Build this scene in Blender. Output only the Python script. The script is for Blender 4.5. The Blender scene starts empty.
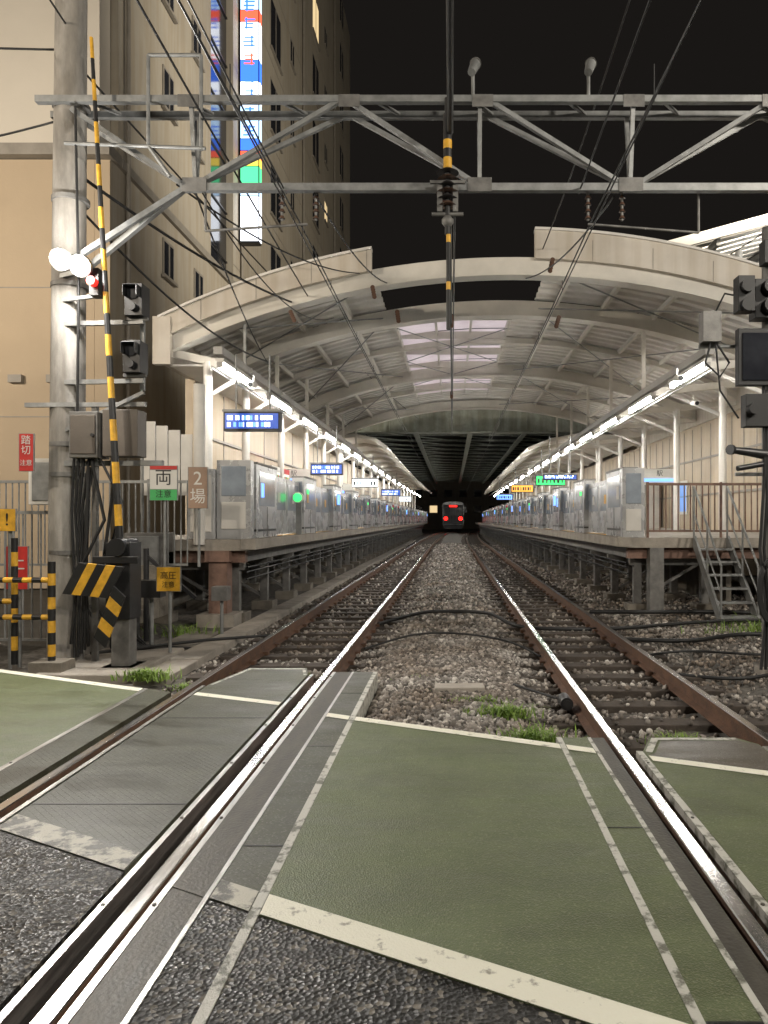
import bpy, math, random
import numpy as np
from mathutils import Vector, Matrix
random.seed(4); rng=np.random.default_rng(4)
scene=bpy.context.scene

# ------------------------------------------------------------------ materials
def lin(c): return tuple(c)+(1.0,)
def M(name,col,rough=.6,metal=0.0,var=.25,scale=2.5,bump=.15,bscale=60,emis=None,es=0.0,col2=None,thr=None,spec=None,stretch=None,detail=6,streak=0):
    m=bpy.data.materials.new(name); m.use_nodes=True
    nt=m.node_tree; N=nt.nodes; L=nt.links
    b=N['Principled BSDF']
    b.inputs['Metallic'].default_value=metal
    if spec is not None: b.inputs['Specular IOR Level'].default_value=spec
    tc=N.new('ShaderNodeTexCoord'); src=tc.outputs['Object']
    if stretch:
        mp=N.new('ShaderNodeMapping'); mp.inputs['Scale'].default_value=stretch
        L.new(src,mp.inputs['Vector']); src=mp.outputs[0]
    n=N.new('ShaderNodeTexNoise'); n.inputs['Scale'].default_value=scale; n.inputs['Detail'].default_value=detail; n.inputs['Roughness'].default_value=.65
    L.new(src,n.inputs['Vector'])
    r=N.new('ShaderNodeValToRGB')
    lo,hi=(.3,.7) if thr is None else thr
    r.color_ramp.elements[0].position=lo; r.color_ramp.elements[1].position=hi
    c2=col2 if col2 else tuple(min(1,c*(1+var*.6)) for c in col)
    c1=col if col2 else tuple(c*(1-var) for c in col)
    r.color_ramp.elements[0].color=lin(c1); r.color_ramp.elements[1].color=lin(c2)
    L.new(n.outputs['Fac'],r.inputs['Fac']); out=r.outputs['Color']
    if streak:
        mp2=N.new('ShaderNodeMapping'); mp2.inputs['Scale'].default_value=(3.5,3.5,.25); L.new(tc.outputs['Object'],mp2.inputs['Vector'])
        ns=N.new('ShaderNodeTexNoise'); ns.inputs['Scale'].default_value=1.2; ns.inputs['Detail'].default_value=7; L.new(mp2.outputs[0],ns.inputs['Vector'])
        rs=N.new('ShaderNodeValToRGB'); rs.color_ramp.elements[0].position=.38; rs.color_ramp.elements[1].position=.6
        k=1-streak; rs.color_ramp.elements[0].color=(k,k*.96,k*.9,1); rs.color_ramp.elements[1].color=(1,1,1,1); L.new(ns.outputs['Fac'],rs.inputs['Fac'])
        mm=N.new('ShaderNodeMix'); mm.data_type='RGBA'; mm.blend_type='MULTIPLY'; mm.inputs[0].default_value=1
        L.new(out,mm.inputs[6]); L.new(rs.outputs[0],mm.inputs[7]); out=mm.outputs[2]
    L.new(out,b.inputs['Base Color'])
    mr=N.new('ShaderNodeMapRange'); mr.inputs['To Min'].default_value=max(.03,rough-.12); mr.inputs['To Max'].default_value=min(1,rough+.12)
    L.new(n.outputs['Fac'],mr.inputs['Value']); L.new(mr.outputs[0],b.inputs['Roughness'])
    if bump>0:
        n2=N.new('ShaderNodeTexNoise'); n2.inputs['Scale'].default_value=bscale; n2.inputs['Detail'].default_value=3
        L.new(tc.outputs['Object'],n2.inputs['Vector'])
        bp=N.new('ShaderNodeBump'); bp.inputs['Strength'].default_value=bump; bp.inputs['Distance'].default_value=.01
        L.new(n2.outputs['Fac'],bp.inputs['Height']); L.new(bp.outputs[0],b.inputs['Normal'])
    if emis:
        b.inputs['Emission Color'].default_value=lin(emis); b.inputs['Emission Strength'].default_value=es
        m.cycles.emission_sampling='NONE'
    return m

def asphalt(name,c1,c2,rough,bs=90,bump=.6,speck=(.25,.24,.22),speckamt=.35,plate=False,stain=.75,spec=.5):
    m=bpy.data.materials.new(name); m.use_nodes=True
    nt=m.node_tree; N=nt.nodes; L=nt.links; b=N['Principled BSDF']
    b.inputs['Specular IOR Level'].default_value=spec
    tc=N.new('ShaderNodeTexCoord'); o=tc.outputs['Object']
    n=N.new('ShaderNodeTexNoise'); n.inputs['Scale'].default_value=3.5; n.inputs['Detail'].default_value=11; n.inputs['Roughness'].default_value=.75
    L.new(o,n.inputs['Vector'])
    r=N.new('ShaderNodeValToRGB'); r.color_ramp.elements[0].position=.32; r.color_ramp.elements[1].position=.68
    r.color_ramp.elements[0].color=lin(c1); r.color_ramp.elements[1].color=lin(c2); L.new(n.outputs['Fac'],r.inputs['Fac'])
    v=N.new('ShaderNodeTexVoronoi'); v.inputs['Scale'].default_value=bs; L.new(o,v.inputs['Vector'])
    sr=N.new('ShaderNodeSeparateColor'); L.new(v.outputs['Color'],sr.inputs[0])
    rr=N.new('ShaderNodeValToRGB'); rr.color_ramp.elements[0].position=.8; rr.color_ramp.elements[1].position=.95
    rr.color_ramp.elements[0].color=(0,0,0,1); rr.color_ramp.elements[1].color=(speckamt,)*3+(1,)
    L.new(sr.outputs[0],rr.inputs['Fac'])
    mx=N.new('ShaderNodeMix'); mx.data_type='RGBA'; mx.inputs[7].default_value=lin(speck)
    L.new(rr.outputs[0],mx.inputs[0]); L.new(r.outputs[0],mx.inputs[6])
    mp0=N.new('ShaderNodeMapping'); mp0.inputs['Scale'].default_value=(.5,1.6,1); mp0.inputs['Rotation'].default_value=(0,0,.45); L.new(o,mp0.inputs['Vector'])
    n3=N.new('ShaderNodeTexNoise'); n3.inputs['Scale'].default_value=2.2; n3.inputs['Detail'].default_value=12; n3.inputs['Roughness'].default_value=.75; L.new(mp0.outputs[0],n3.inputs['Vector'])
    r3=N.new('ShaderNodeValToRGB'); r3.color_ramp.elements[0].position=.4; r3.color_ramp.elements[1].position=.6
    r3.color_ramp.elements[0].color=(stain,stain*.98,stain*.94,1); r3.color_ramp.elements[1].color=(1,1,1,1); L.new(n3.outputs['Fac'],r3.inputs['Fac'])
    mm=N.new('ShaderNodeMix'); mm.data_type='RGBA'; mm.blend_type='MULTIPLY'; mm.inputs[0].default_value=1
    L.new(mx.outputs[2],mm.inputs[6]); L.new(r3.outputs[0],mm.inputs[7]); L.new(mm.outputs[2],b.inputs['Base Color'])
    mr=N.new('ShaderNodeMapRange'); mr.inputs['From Min'].default_value=.35; mr.inputs['From Max'].default_value=.65; mr.inputs['To Min'].default_value=rough-.14; mr.inputs['To Max'].default_value=rough+.14
    L.new(n3.outputs['Fac'],mr.inputs['Value']); L.new(mr.outputs[0],b.inputs['Roughness'])
    bp=N.new('ShaderNodeBump'); bp.inputs['Strength'].default_value=bump; bp.inputs['Distance'].default_value=.006
    if plate:
        mp=N.new('ShaderNodeMapping'); mp.inputs['Rotation'].default_value=(0,0,.785); L.new(o,mp.inputs['Vector'])
        ck=N.new('ShaderNodeTexBrick'); ck.inputs['Scale'].default_value=16; ck.inputs['Mortar Size'].default_value=.014
        ck.inputs['Color1'].default_value=(1,1,1,1); ck.inputs['Color2'].default_value=(.7,.7,.7,1); ck.inputs['Mortar'].default_value=(0,0,0,1)
        ck.inputs['Brick Width'].default_value=.5;ck.inputs['Row Height'].default_value=.5
        L.new(mp.outputs[0],ck.inputs['Vector']); L.new(ck.outputs['Color'],bp.inputs['Height'])
    else:
        L.new(v.outputs['Distance'],bp.inputs['Height'])
    L.new(bp.outputs[0],b.inputs['Normal'])
    return m

def emit(name,col,s,sample=False,base=.3):
    m=bpy.data.materials.new(name); m.use_nodes=True; b=m.node_tree.nodes['Principled BSDF']
    b.inputs['Base Color'].default_value=lin(tuple(c*base for c in col)); b.inputs['Emission Color'].default_value=lin(col); b.inputs['Emission Strength'].default_value=s
    if not sample: m.cycles.emission_sampling='NONE'
    return m

GREEN=asphalt('green_asphalt',(.088,.108,.048),(.13,.155,.074),.46,bs=140,bump=.45,speck=(.26,.27,.17),speckamt=.4,stain=.76)
DARK=asphalt('dark_asphalt',(.012,.0118,.011),(.034,.032,.029),.42,bs=58,bump=1.0,speck=(.34,.31,.26),speckamt=.55,spec=.42)
PLATE=asphalt('crossing_panel',(.05,.053,.034),(.092,.095,.062),.46,bs=120,bump=1.0,plate=True,stain=.55,spec=.4)
BROWNP=asphalt('brown_panel',(.06,.05,.034),(.10,.085,.06),.45,bs=120,bump=.6,plate=True)
def paint(name,c,under,lo,hi,sc=14):
    m=M(name,c,.5,var=.3,scale=sc,thr=(lo,hi),col2=c,bump=.3,bscale=120,detail=12); m.node_tree.nodes['Color Ramp'].color_ramp.elements[0].color=lin(under); return m
PAINT=paint('worn_white_paint',(.76,.74,.62),(.3,.28,.22),.34,.42)
PAINTW=paint('very_worn_paint',(.46,.44,.37),(.08,.077,.065),.45,.54,9)
LINEG=paint('worn_grey_edge_line',(.50,.49,.44),(.13,.13,.10),.41,.5,11)
STEEL=M('worn_steel',(.46,.45,.43),.34,metal=.85,var=.5,scale=4,bump=.15,bscale=50,stretch=(6,.6,6))
STEELP=M('steel_plate',(.075,.068,.055),.5,metal=.2,var=.5,scale=5,bump=.3,bscale=60,stretch=(3,.8,3),spec=.35)
RAILTOP=M('rail_head_steel',(.72,.71,.7),.2,metal=1,var=.15,scale=3,bump=.05,bscale=30,stretch=(8,.3,8))
RUST=M('rusty_rail_side',(.12,.062,.036),.7,var=.5,scale=6,bump=.4)
CONC=M('concrete',(.32,.29,.25),.85,var=.35,scale=3,bump=.4,bscale=50)
CONCD=M('dirty_concrete',(.19,.17,.14),.85,var=.5,scale=2.5,bump=.5,bscale=40)
POLE=M('pole_concrete',(.36,.345,.32),.75,var=.4,scale=3,bump=.3,bscale=60,stretch=(2,2,.6),streak=.35)
SLEEPER=M('sleeper_wood',(.06,.047,.037),.85,var=.5,scale=6,bump=.6,bscale=40,stretch=(1,6,1))
BALLASTB=M('ballast_bed',(.10,.09,.078),.95,var=.75,scale=14,bump=1,bscale=18,detail=10)
EARTH=M('earth',(.045,.04,.032),.95,var=.5,scale=1.5,bump=.8,bscale=30)
GALV=M('galvanised_steel',(.27,.275,.27),.48,metal=.4,var=.35,scale=5,bump=.1)
GALVD=M('weathered_galvanised',(.19,.185,.175),.55,metal=.35,var=.4,scale=6,bump=.15)
WHITE=M('white_painted_steel',(.62,.60,.56),.42,var=.14,scale=2,bump=.05)
LBEAM=M('light_rail_paint',(.36,.35,.33),.5,var=.15,scale=2,bump=.05)
ROOFW=M('white_roof_deck',(.64,.62,.58),.42,var=.18,scale=.9,bump=.05)
ARCH=M('arch_paint',(.55,.525,.47),.45,var=.16,scale=1.3,bump=.08)
FASCIA=M('fascia_panel',(.52,.48,.42),.4,var=.15,scale=.8,bump=.05,streak=.14)
BLACK=M('black_plastic',(.016,.016,.017),.42,var=.3,bump=.05)
CABLE=M('black_cable',(.012,.012,.012),.55,var=.2,bump=.0)
GLASSD=M('dark_glass',(.02,.022,.028),.12,var=.3,bump=0)
YEL=M('yellow_paint',(.68,.37,.03),.5,var=.35,scale=8,bump=.1)
RED=M('red_paint',(.5,.03,.025),.5,var=.2,scale=8,bump=.05)
GRN=M('green_paint',(.05,.36,.1),.5,var=.2,bump=.05)
SIGNW=M('sign_white',(.6,.59,.55),.45,var=.1,bump=.02)
BEIGE=M('beige_render',(.40,.32,.225),.85,var=.09,scale=.35,bump=.3,bscale=25)
BEIGEL=M('light_render',(.56,.52,.45),.85,var=.07,scale=.35,bump=.3,bscale=25)
GREIGE=M('tower_render',(.37,.34,.285),.8,var=.13,scale=.4,bump=.25,bscale=20,streak=.1)
TRIM=M('trim_grey',(.25,.23,.2),.6,var=.2)
STWALL=M('station_wall_panel',(.42,.345,.25),.5,var=.14,scale=1,bump=.05,streak=.1)
SILVER=M('gate_silver',(.50,.505,.51),.28,metal=.35,var=.14,scale=2,bump=.04)
GATEG=M('gate_glass',(.28,.32,.37),.1,var=.25,bump=0)
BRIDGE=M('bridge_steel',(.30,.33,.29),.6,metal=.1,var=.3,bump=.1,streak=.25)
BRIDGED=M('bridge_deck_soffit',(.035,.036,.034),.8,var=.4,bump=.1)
BROWNST=M('brown_steel',(.2,.12,.09),.7,var=.5,scale=5,bump=.3)
INS=M('insulator_porcelain',(.12,.07,.05),.2,var=.2,bump=0)
SKYL=M('skylight_polycarbonate',(.4,.33,.36),.2,var=.3,scale=1.1,bump=0,col2=(.7,.66,.68),emis=(.95,.82,.88),es=.42)  # pinkish tint and glow painted in for light reflected by the panels
LEAF=M('grass_blade',(.08,.16,.02),.6,var=.4,scale=12,bump=0,col2=(.22,.32,.05))
TUBE=emit('fluorescent',(1,.97,.91),108,True)
LAMPW=emit('floodlight_glass',(1,.97,.92),90)
REDL=emit('red_lamp',(1,.012,.008),5,base=.02)
LEDB=emit('led_blue',(.15,.35,1),2.2)
LEDW=emit('led_white',(.85,.93,1),2.5)
LEDG=emit('led_green',(.05,1,.2),1.6)
LEDO=emit('led_orange',(1,.4,.06),1.6)
WARMWIN=emit('warm_window',(1,.75,.4),.9)
POST=[emit('lit_poster_white',(.9,.88,.8),.9),emit('lit_poster_blue',(.2,.4,.85),.8),emit('lit_poster_red',(.8,.15,.1),.7),emit('lit_poster_yellow',(.9,.7,.25),.8)]

# ------------------------------------------------------------------ mesh builder
class MB:
    def __init__(s,name): s.name=name; s.v=[]; s.f=[]; s.mi=[]; s.sm=[]; s.mats=[]
    def idx(s,m):
        if m not in s.mats: s.mats.append(m)
        return s.mats.index(m)
    def add(s,vs,fs,m,smooth=False):
        o=len(s.v); i=s.idx(m); s.v+= [tuple(v) for v in vs]
        for f in fs: s.f.append(tuple(o+k for k in f)); s.mi.append(i); s.sm.append(smooth)
    def box(s,x0,x1,y0,y1,z0,z1,m,rot=None,piv=None):
        vs=[Vector(p) for p in [(x0,y0,z0),(x1,y0,z0),(x1,y1,z0),(x0,y1,z0),(x0,y0,z1),(x1,y0,z1),(x1,y1,z1),(x0,y1,z1)]]
        if rot is not None:
            p=Vector(piv) if piv else Vector(((x0+x1)/2,(y0+y1)/2,(z0+z1)/2)); vs=[p+rot@(v-p) for v in vs]
        s.add(vs,[(3,2,1,0),(4,5,6,7),(0,1,5,4),(1,2,6,5),(2,3,7,6),(3,0,4,7)],m)
    def cyl(s,p0,p1,r,m,n=10,r2=None,smooth=True):
        p0=Vector(p0);p1=Vector(p1);d=(p1-p0).normalized(); r2=r if r2 is None else r2
        a=d.orthogonal().normalized(); b=d.cross(a)
        vs=[];
        for p,rr in ((p0,r),(p1,r2)):
            for k in range(n):
                t=2*math.pi*k/n; vs.append(p+a*math.cos(t)*rr+b*math.sin(t)*rr)
        s.add(vs,[(k,(k+1)%n,n+(k+1)%n,n+k) for k in range(n)],m,smooth)
        s.add(vs,[tuple(reversed(range(n))),tuple(range(n,2*n))],m,False)
    def beam(s,p0,p1,w,h,m):
        p0=Vector(p0);p1=Vector(p1);d=(p1-p0).normalized()
        up=Vector((0,0,1)) if abs(d.z)<.95 else Vector((0,1,0))
        a=d.cross(up).normalized(); b=a.cross(d)
        vs=[]
        for p in (p0,p1):
            for (i,j) in ((-1,-1),(1,-1),(1,1),(-1,1)): vs.append(p+a*i*w/2+b*j*h/2)
        s.add(vs,[(3,2,1,0),(4,5,6,7),(0,1,5,4),(1,2,6,5),(2,3,7,6),(3,0,4,7)],m)
    def tube(s,pts,r,m,n=6):
        pts=[Vector(p) for p in pts]; rings=[]
        for i,p in enumerate(pts):
            d=(pts[min(i+1,len(pts)-1)]-pts[max(i-1,0)]).normalized()
            up=Vector((0,0,1)) if abs(d.z)<.9 else Vector((1,0,0))
            a=d.cross(up).normalized(); b=a.cross(d)
            rings.append([p+a*math.cos(2*math.pi*k/n)*r+b*math.sin(2*math.pi*k/n)*r for k in range(n)])
        vs=[v for rg in rings for v in rg]; fs=[]
        for i in range(len(pts)-1):
            for k in range(n): fs.append((i*n+k,i*n+(k+1)%n,(i+1)*n+(k+1)%n,(i+1)*n+k))
        s.add(vs,fs,m,True)
    def prism(s,poly,z0,z1,m):
        n=len(poly); vs=[(x,y,z0) for x,y in poly]+[(x,y,z1) for x,y in poly]
        s.add(vs,[tuple(range(n,2*n))]+[(k,(k+1)%n,n+(k+1)%n,n+k) for k in range(n)],m)
    def sheet(s,poly,z,m): s.add([(x,y,z) for x,y in poly],[tuple(range(len(poly)))],m)
    def sphere(s,c,r,m,n=12,sc=(1,1,1)):
        vs=[];fs=[];h=n//2
        for i in range(h+1):
            for k in range(n):
                t=math.pi*i/h;p=2*math.pi*k/n
                vs.append((c[0]+r*sc[0]*math.sin(t)*math.cos(p),c[1]+r*sc[1]*math.sin(t)*math.sin(p),c[2]+r*sc[2]*math.cos(t)))
        for i in range(h):
            for k in range(n): fs.append((i*n+k,(i+1)*n+k,(i+1)*n+(k+1)%n,i*n+(k+1)%n))
        s.add(vs,fs,m,True)
    def done(s,bevel=0):
        me=bpy.data.meshes.new(s.name); me.from_pydata(s.v,[],s.f)
        for m in s.mats: me.materials.append(m)
        me.polygons.foreach_set('material_index',s.mi); me.polygons.foreach_set('use_smooth',s.sm); me.update()
        ob=bpy.data.objects.new(s.name,me); scene.collection.objects.link(ob)
        if bevel:
            md=ob.modifiers.new('bevel','BEVEL'); md.width=bevel; md.segments=2; md.limit_method='ANGLE'; md.angle_limit=math.radians(50)
        return ob

def text(parent,body,loc,size,m,name='lettering',rotz=0,ext=.001):
    c=bpy.data.curves.new(name,'FONT'); c.body=body; c.size=size; c.align_x='CENTER'; c.align_y='CENTER'; c.extrude=ext
    c.materials.append(m); o=bpy.data.objects.new(name,c); o.location=loc; o.rotation_euler=(math.pi/2,0,rotz)
    scene.collection.objects.link(o); o.parent=parent; return o

# ------------------------------------------------------------------ ground + crossing
edge=lambda x:5.3-.47*x
near=lambda x:2.42-.53*x
g=MB('ground'); g.sheet([(-400,-300),(400,-300),(400,700),(-400,700)],-.34,EARTH); g.done()

RX=[-2.36,-1.23,1.11,2.18]
cr=MB('level_crossing_road'); ln=MB('road_marking')
def strip(x0,x1,mf,mn,yf=None,marks=True,z=0.0,y0=-8,pm=PAINT):
    fe=(lambda x:yf) if yf else edge
    cr.prism([(x0,near(x0)),(x1,near(x1)),(x1,fe(x1)),(x0,fe(x0))],-.3,z,mf)
    cr.prism([(x0,y0),(x1,y0),(x1,near(x1)),(x0,near(x0))],-.3,z-.003,mn)
    if marks:
        for (f,a,b,mt) in ((edge,-.12,-.015,PAINT),(near,0,.15,pm)):
            ln.sheet([(x0+.004,f(x0)+a),(x1-.004,f(x1)+a),(x1-.004,f(x1)+b),(x0+.004,f(x0)+b)],z+.004,mt)
strip(-16,-2.74,GREEN,DARK,pm=PAINTW)
strip(-2.74,-2.70,STEEL,STEEL,marks=False,z=.002)
strip(-2.70,-2.45,PLATE,DARK,marks=False)
cr.prism([(-2.22,near(-2.22)),(-1.40,near(-1.4)),(-1.40,7.2),(-1.47,7.5),(-2.05,7.5),(-2.22,6.75)],-.3,0,PLATE)
cr.prism([(-2.22,-8),(-1.40,-8),(-1.40,near(-1.4)),(-2.22,near(-2.22))],-.3,-.003,DARK)
ln.sheet([(-2.216,near(-2.22)),(-1.404,near(-1.4)),(-1.404,near(-1.4)+.17),(-2.216,near(-2.22)+.17)],.004,PAINTW)
ln.sheet([(-2.216,6.33),(-1.404,5.98),(-1.404,6.08),(-2.216,6.43)],.004,PAINT)
ln.sheet([(-1.404,7.15),(-1.48,7.46),(-2.04,7.46),(-2.2,6.72),(-2.17,6.72),(-2.01,7.41),(-1.5,7.41),(-1.43,7.13)],.0045,LINEG)
for a,b,yf in ((-2.265,-2.235,6.7),(-1.375,-1.345,7.2)): cr.prism([(a,-8),(b,-8),(b,yf),(a,yf)],-.3,.002,STEEL)
cr.prism([(-1.175,-8),(-1.145,-8),(-1.145,7.3),(-1.175,7.3)],-.3,.001,STEEL)
strip(-1.145,-.985,STEELP,STEELP,yf=7.3,marks=False)
cr.prism([(-.985,-8),(-.965,-8),(-.965,7.3),(-.985,7.3)],-.3,.003,STEEL)
strip(-.965,-.775,PLATE,DARK,yf=7.3,pm=PAINTW)
cr.prism([(-.775,-8),(-.735,-8),(-.735,7.3),(-.775,7.3)],-.3,.003,LINEG)
strip(-.735,.72,GREEN,DARK)
cr.prism([(.72,-8),(.755,-8),(.755,5.1),(.72,5.1)],-.3,.003,LINEG)
strip(.755,.93,GREEN,DARK,yf=5.1)
cr.prism([(.93,-8),(.955,-8),(.955,5.1),(.93,5.1)],-.3,.003,LINEG)
cr.prism([(.955,-8),(1.045,-8),(1.045,5.1),(.955,5.1)],-.3,-.001,STEELP)
cr.prism([(1.24,near(1.24)),(2.05,near(2.05)),(2.05,4.95),(1.95,5.1),(1.36,5.1),(1.24,4.8)],-.3,0,GREEN)
cr.prism([(1.24,-8),(2.05,-8),(2.05,near(2.05)),(1.24,near(1.24))],-.3,-.003,DARK)
ln.sheet([(1.25,4.60),(2.04,4.24),(2.04,4.34),(1.25,4.70)],.004,PAINT)
ln.sheet([(1.25,4.78),(1.37,5.08),(1.95,5.08),(1.95,5.03),(1.40,5.03),(1.29,4.76)],.0045,LINEG)
ln.sheet([(1.25,4.71),(2.04,4.35),(2.04,4.93),(1.94,5.02),(1.42,5.02),(1.31,4.76)],.002,BROWNP)
for a,b,yf in ((1.195,1.235,4.8),(2.055,2.09,4.9)): cr.prism([(a,-8),(b,-8),(b,yf),(a,yf)],-.3,.002,STEEL if a>2 else LINEG)
strip(2.26,2.45,STEELP,STEELP,marks=False)
strip(2.45,2.5,STEEL,STEEL,marks=False,z=.002)
strip(2.5,16,GREEN,DARK)
for x in (-2.72,-1.36,-1.16,1.21):
    for k in range(12):
        y=1.2+k*.84
        if y< (7.1 if x<0 and x>-2 else 4.6): cr.cyl((x,y,0),(x,y,.006),.009,STEELP,n=8)
cr.done(); ln.done()
jn=MB('panel_joint')
for y in (3.9,5.6): jn.box(-2.215,-1.405,y,y+.012,.0005,.0022,BLACK)
for y in (1.9,3.4,4.9,6.4): jn.box(-.962,-.778,y,y+.01,.0005,.0022,BLACK)
for y in (2.2,3.6): jn.box(.758,.928,y,y+.01,.0005,.0022,BLACK)
jn.done()
gr=MB('crossing_groove'); 
for x in RX: gr.box(x-.16,x+.16,-8,(7.2 if x<0 else 4.9),-.3,-.13,BLACK)
gr.done()

# ------------------------------------------------------------------ rails
def curve(y): return 0 if y<45 else (y-45)**2*.0005
def rail(x):
    r=MB('railway_rail'); prof=[(-.065,-.155),(.065,-.155),(.065,-.145),(.012,-.125),(.012,-.045),(.034,-.035),(.034,-.004),(.028,0),(-.028,0),(-.034,-.004),(-.034,-.035),(-.012,-.045),(-.012,-.125),(-.065,-.145)]
    ys=[-8,4.5,12,20,30,45]+list(range(50,135,5)); n=len(prof); vs=[]
    for y in ys: vs+=[(x+px+curve(y),y,pz) for px,pz in prof]
    for i in range(len(ys)-1):
        for k in range(n):
            top=k in (6,7,8)
            r.add([vs[i*n+k],vs[i*n+(k+1)%n],vs[(i+1)*n+(k+1)%n],vs[(i+1)*n+k]],[(0,3,2,1)],RAILTOP if top else RUST)
    y=7.9
    while y<40:
        for sx in (-1,1): r.box(x+sx*.075-.03,x+sx*.075+.03,y-.05,y+.05,-.158,-.115,RUST)
        y+=.6
    return r.done()
for x in RX: rail(x)
for c,ys in ((-1.795,7.9),(1.645,5.5)):
    s=MB('railway_sleeper'); y=ys
    while y<110:
        dx=random.uniform(-.03,.03); s.box(c-1.0+dx+curve(y),c+1.0+dx+curve(y),y-.11,y+.11,-.3,-.162,SLEEPER,rot=Matrix.Rotation(random.uniform(-.015,.015),3,'Z')); y+=.6
    s.done(.008)

# ------------------------------------------------------------------ ballast
def gh(x,y):
    a=np.exp(-((x+.05)/.75)**4)*.13
    b=np.where(x>3.0,.03,0)
    return -.225+a+b
nx,ny=90,160
X=np.linspace(-5.5,8,nx);Y=np.concatenate([np.linspace(4.0,16,110),np.linspace(16.5,120,50)])
XX,YY=np.meshgrid(X,Y); ZZ=gh(XX,YY)+rng.normal(0,.008,XX.shape)
m=YY<edge(XX)+.1; ZZ=np.where(m,np.minimum(ZZ,-.22),ZZ); ZZ=np.where(YY<edge(XX)-.3,-.31,ZZ)
vs=np.stack([XX,YY,ZZ],-1).reshape(-1,3)
bb=MB('ballast_bed'); bb.add(vs.tolist(),[(j*nx+i,j*nx+i+1,(j+1)*nx+i+1,(j+1)*nx+i) for j in range(ny-1) for i in range(nx-1)],BALLASTB,True); bb.done()

def rockmat():
    m=bpy.data.materials.new('ballast_stone'); m.use_nodes=True; N=m.node_tree.nodes; L=m.node_tree.links; b=N['Principled BSDF']
    gm=N.new('ShaderNodeNewGeometry'); r=N.new('ShaderNodeValToRGB')
    e=r.color_ramp.elements; e[0].color=(.08,.074,.066,1); e[1].color=(.6,.57,.52,1)
    x=e.new(.35); x.color=(.18,.163,.145,1); x=e.new(.78); x.color=(.33,.305,.275,1)
    L.new(gm.outputs['Random Per Island'],r.inputs[0]); 
    tc=N.new('ShaderNodeTexCoord'); n=N.new('ShaderNodeTexNoise'); n.inputs['Scale'].default_value=1.3; n.inputs['Detail'].default_value=5; L.new(tc.outputs['Object'],n.inputs['Vector'])
    r2=N.new('ShaderNodeValToRGB'); r2.color_ramp.elements[0].position=.35;r2.color_ramp.elements[1].position=.65; r2.color_ramp.elements[0].color=(.55,.48,.42,1); r2.color_ramp.elements[1].color=(1,1,1,1); L.new(n.outputs['Fac'],r2.inputs[0])
    mm=N.new('ShaderNodeMix'); mm.data_type='RGBA'; mm.blend_type='MULTIPLY'; mm.inputs[0].default_value=1; L.new(r.outputs[0],mm.inputs[6]); L.new(r2.outputs[0],mm.inputs[7]); L.new(mm.outputs[2],b.inputs['Base Color'])
    b.inputs['Roughness'].default_value=.75; return m
t=(1+5**.5)/2
ico=np.array([(-1,t,0),(1,t,0),(-1,-t,0),(1,-t,0),(0,-1,t),(0,1,t),(0,-1,-t),(0,1,-t),(t,0,-1),(t,0,1),(-t,0,-1),(-t,0,1)])/1.9
icf=np.array([(0,11,5),(0,5,1),(0,1,7),(0,7,10),(0,10,11),(1,5,9),(5,11,4),(11,10,2),(10,7,6),(7,1,8),(3,9,4),(3,4,2),(3,2,6),(3,6,8),(3,8,9),(4,9,5),(2,4,11),(6,2,10),(8,6,7),(9,8,1)])
def scatter(name,n,x0,x1,y0,y1,smin,smax):
    px=rng.uniform(x0,x1,n); py=rng.uniform(y0,y1,n)
    k=py>edge(px)+.03
    k&=~((px>-2.5)&(px<-.7)&(py<7.55)); k&=~((px>.65)&(px<2.3)&(py<5.15))
    for rx in RX: k&=np.abs(px-rx)>.075
    for c,ys in ((-1.795,7.9),(1.645,5.5)):
        ons=(np.abs(px-c)<1.0)&(np.abs(((py-ys+.3)%.6)-.3)<.12)
        k&=~(ons&(rng.random(n)>.2))
    k&=~((px>-3.38)&(px<-2.92)&(py>7.6)); k&=~((px<-2.9)&(py<7.9))
    px=px[k];py=py[k];n=len(px); s=rng.uniform(smin,smax,n)
    V=ico[None]*(1+rng.normal(0,.13,(n,12,3))); V=V*rng.uniform(.6,1.25,(n,1,3))
    a=rng.uniform(0,6.28,(n,3)); 
    def R(ax,an):
        c,s_=np.cos(an),np.sin(an);M_=np.zeros((n,3,3));i,j=[(1,2),(0,2),(0,1)][ax];M_[:,ax,ax]=1;M_[:,i,i]=c;M_[:,j,j]=c;M_[:,i,j]=-s_;M_[:,j,i]=s_;return M_
    Rm=R(0,a[:,0])@R(1,a[:,1])@R(2,a[:,2]); V=np.einsum('nij,nkj->nki',Rm,V)*s[:,None,None]*.5
    z=gh(px,py)+s*.18+rng.uniform(-.01,.02,n)
    ons2=np.zeros(n,bool)
    for c,ys in ((-1.795,7.9),(1.645,5.5)): ons2|=(np.abs(px-c)<1.0)&(np.abs(((py-ys+.3)%.6)-.3)<.12)
    z=np.where(ons2,-.155+s*.15,z)
    V+=np.stack([px,py,z],-1)[:,None]
    F=(icf[None]+(np.arange(n)*12)[:,None,None]).reshape(-1,3)
    me=bpy.data.meshes.new(name); me.vertices.add(n*12); me.vertices.foreach_set('co',V.reshape(-1)); nf=len(F)
    me.loops.add(nf*3); me.loops.foreach_set('vertex_index',F.reshape(-1).astype(np.int32)); me.polygons.add(nf)
    me.polygons.foreach_set('loop_start',np.arange(nf,dtype=np.int32)*3); me.update(calc_edges=True); me.validate()
    me.materials.append(ROCK); ob=bpy.data.objects.new(name,me); scene.collection.objects.link(ob)
ROCK=rockmat()
scatter('gravel',15000,-1.2,1.1,4.5,10,.028,.058)
scatter('gravel',18000,-3.2,6.5,4.3,11.5,.028,.062)
scatter('gravel',16000,-3.2,7,10.5,24,.045,.08)
scatter('gravel',9000,-3.1,3.1,24,50,.07,.12)

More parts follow.
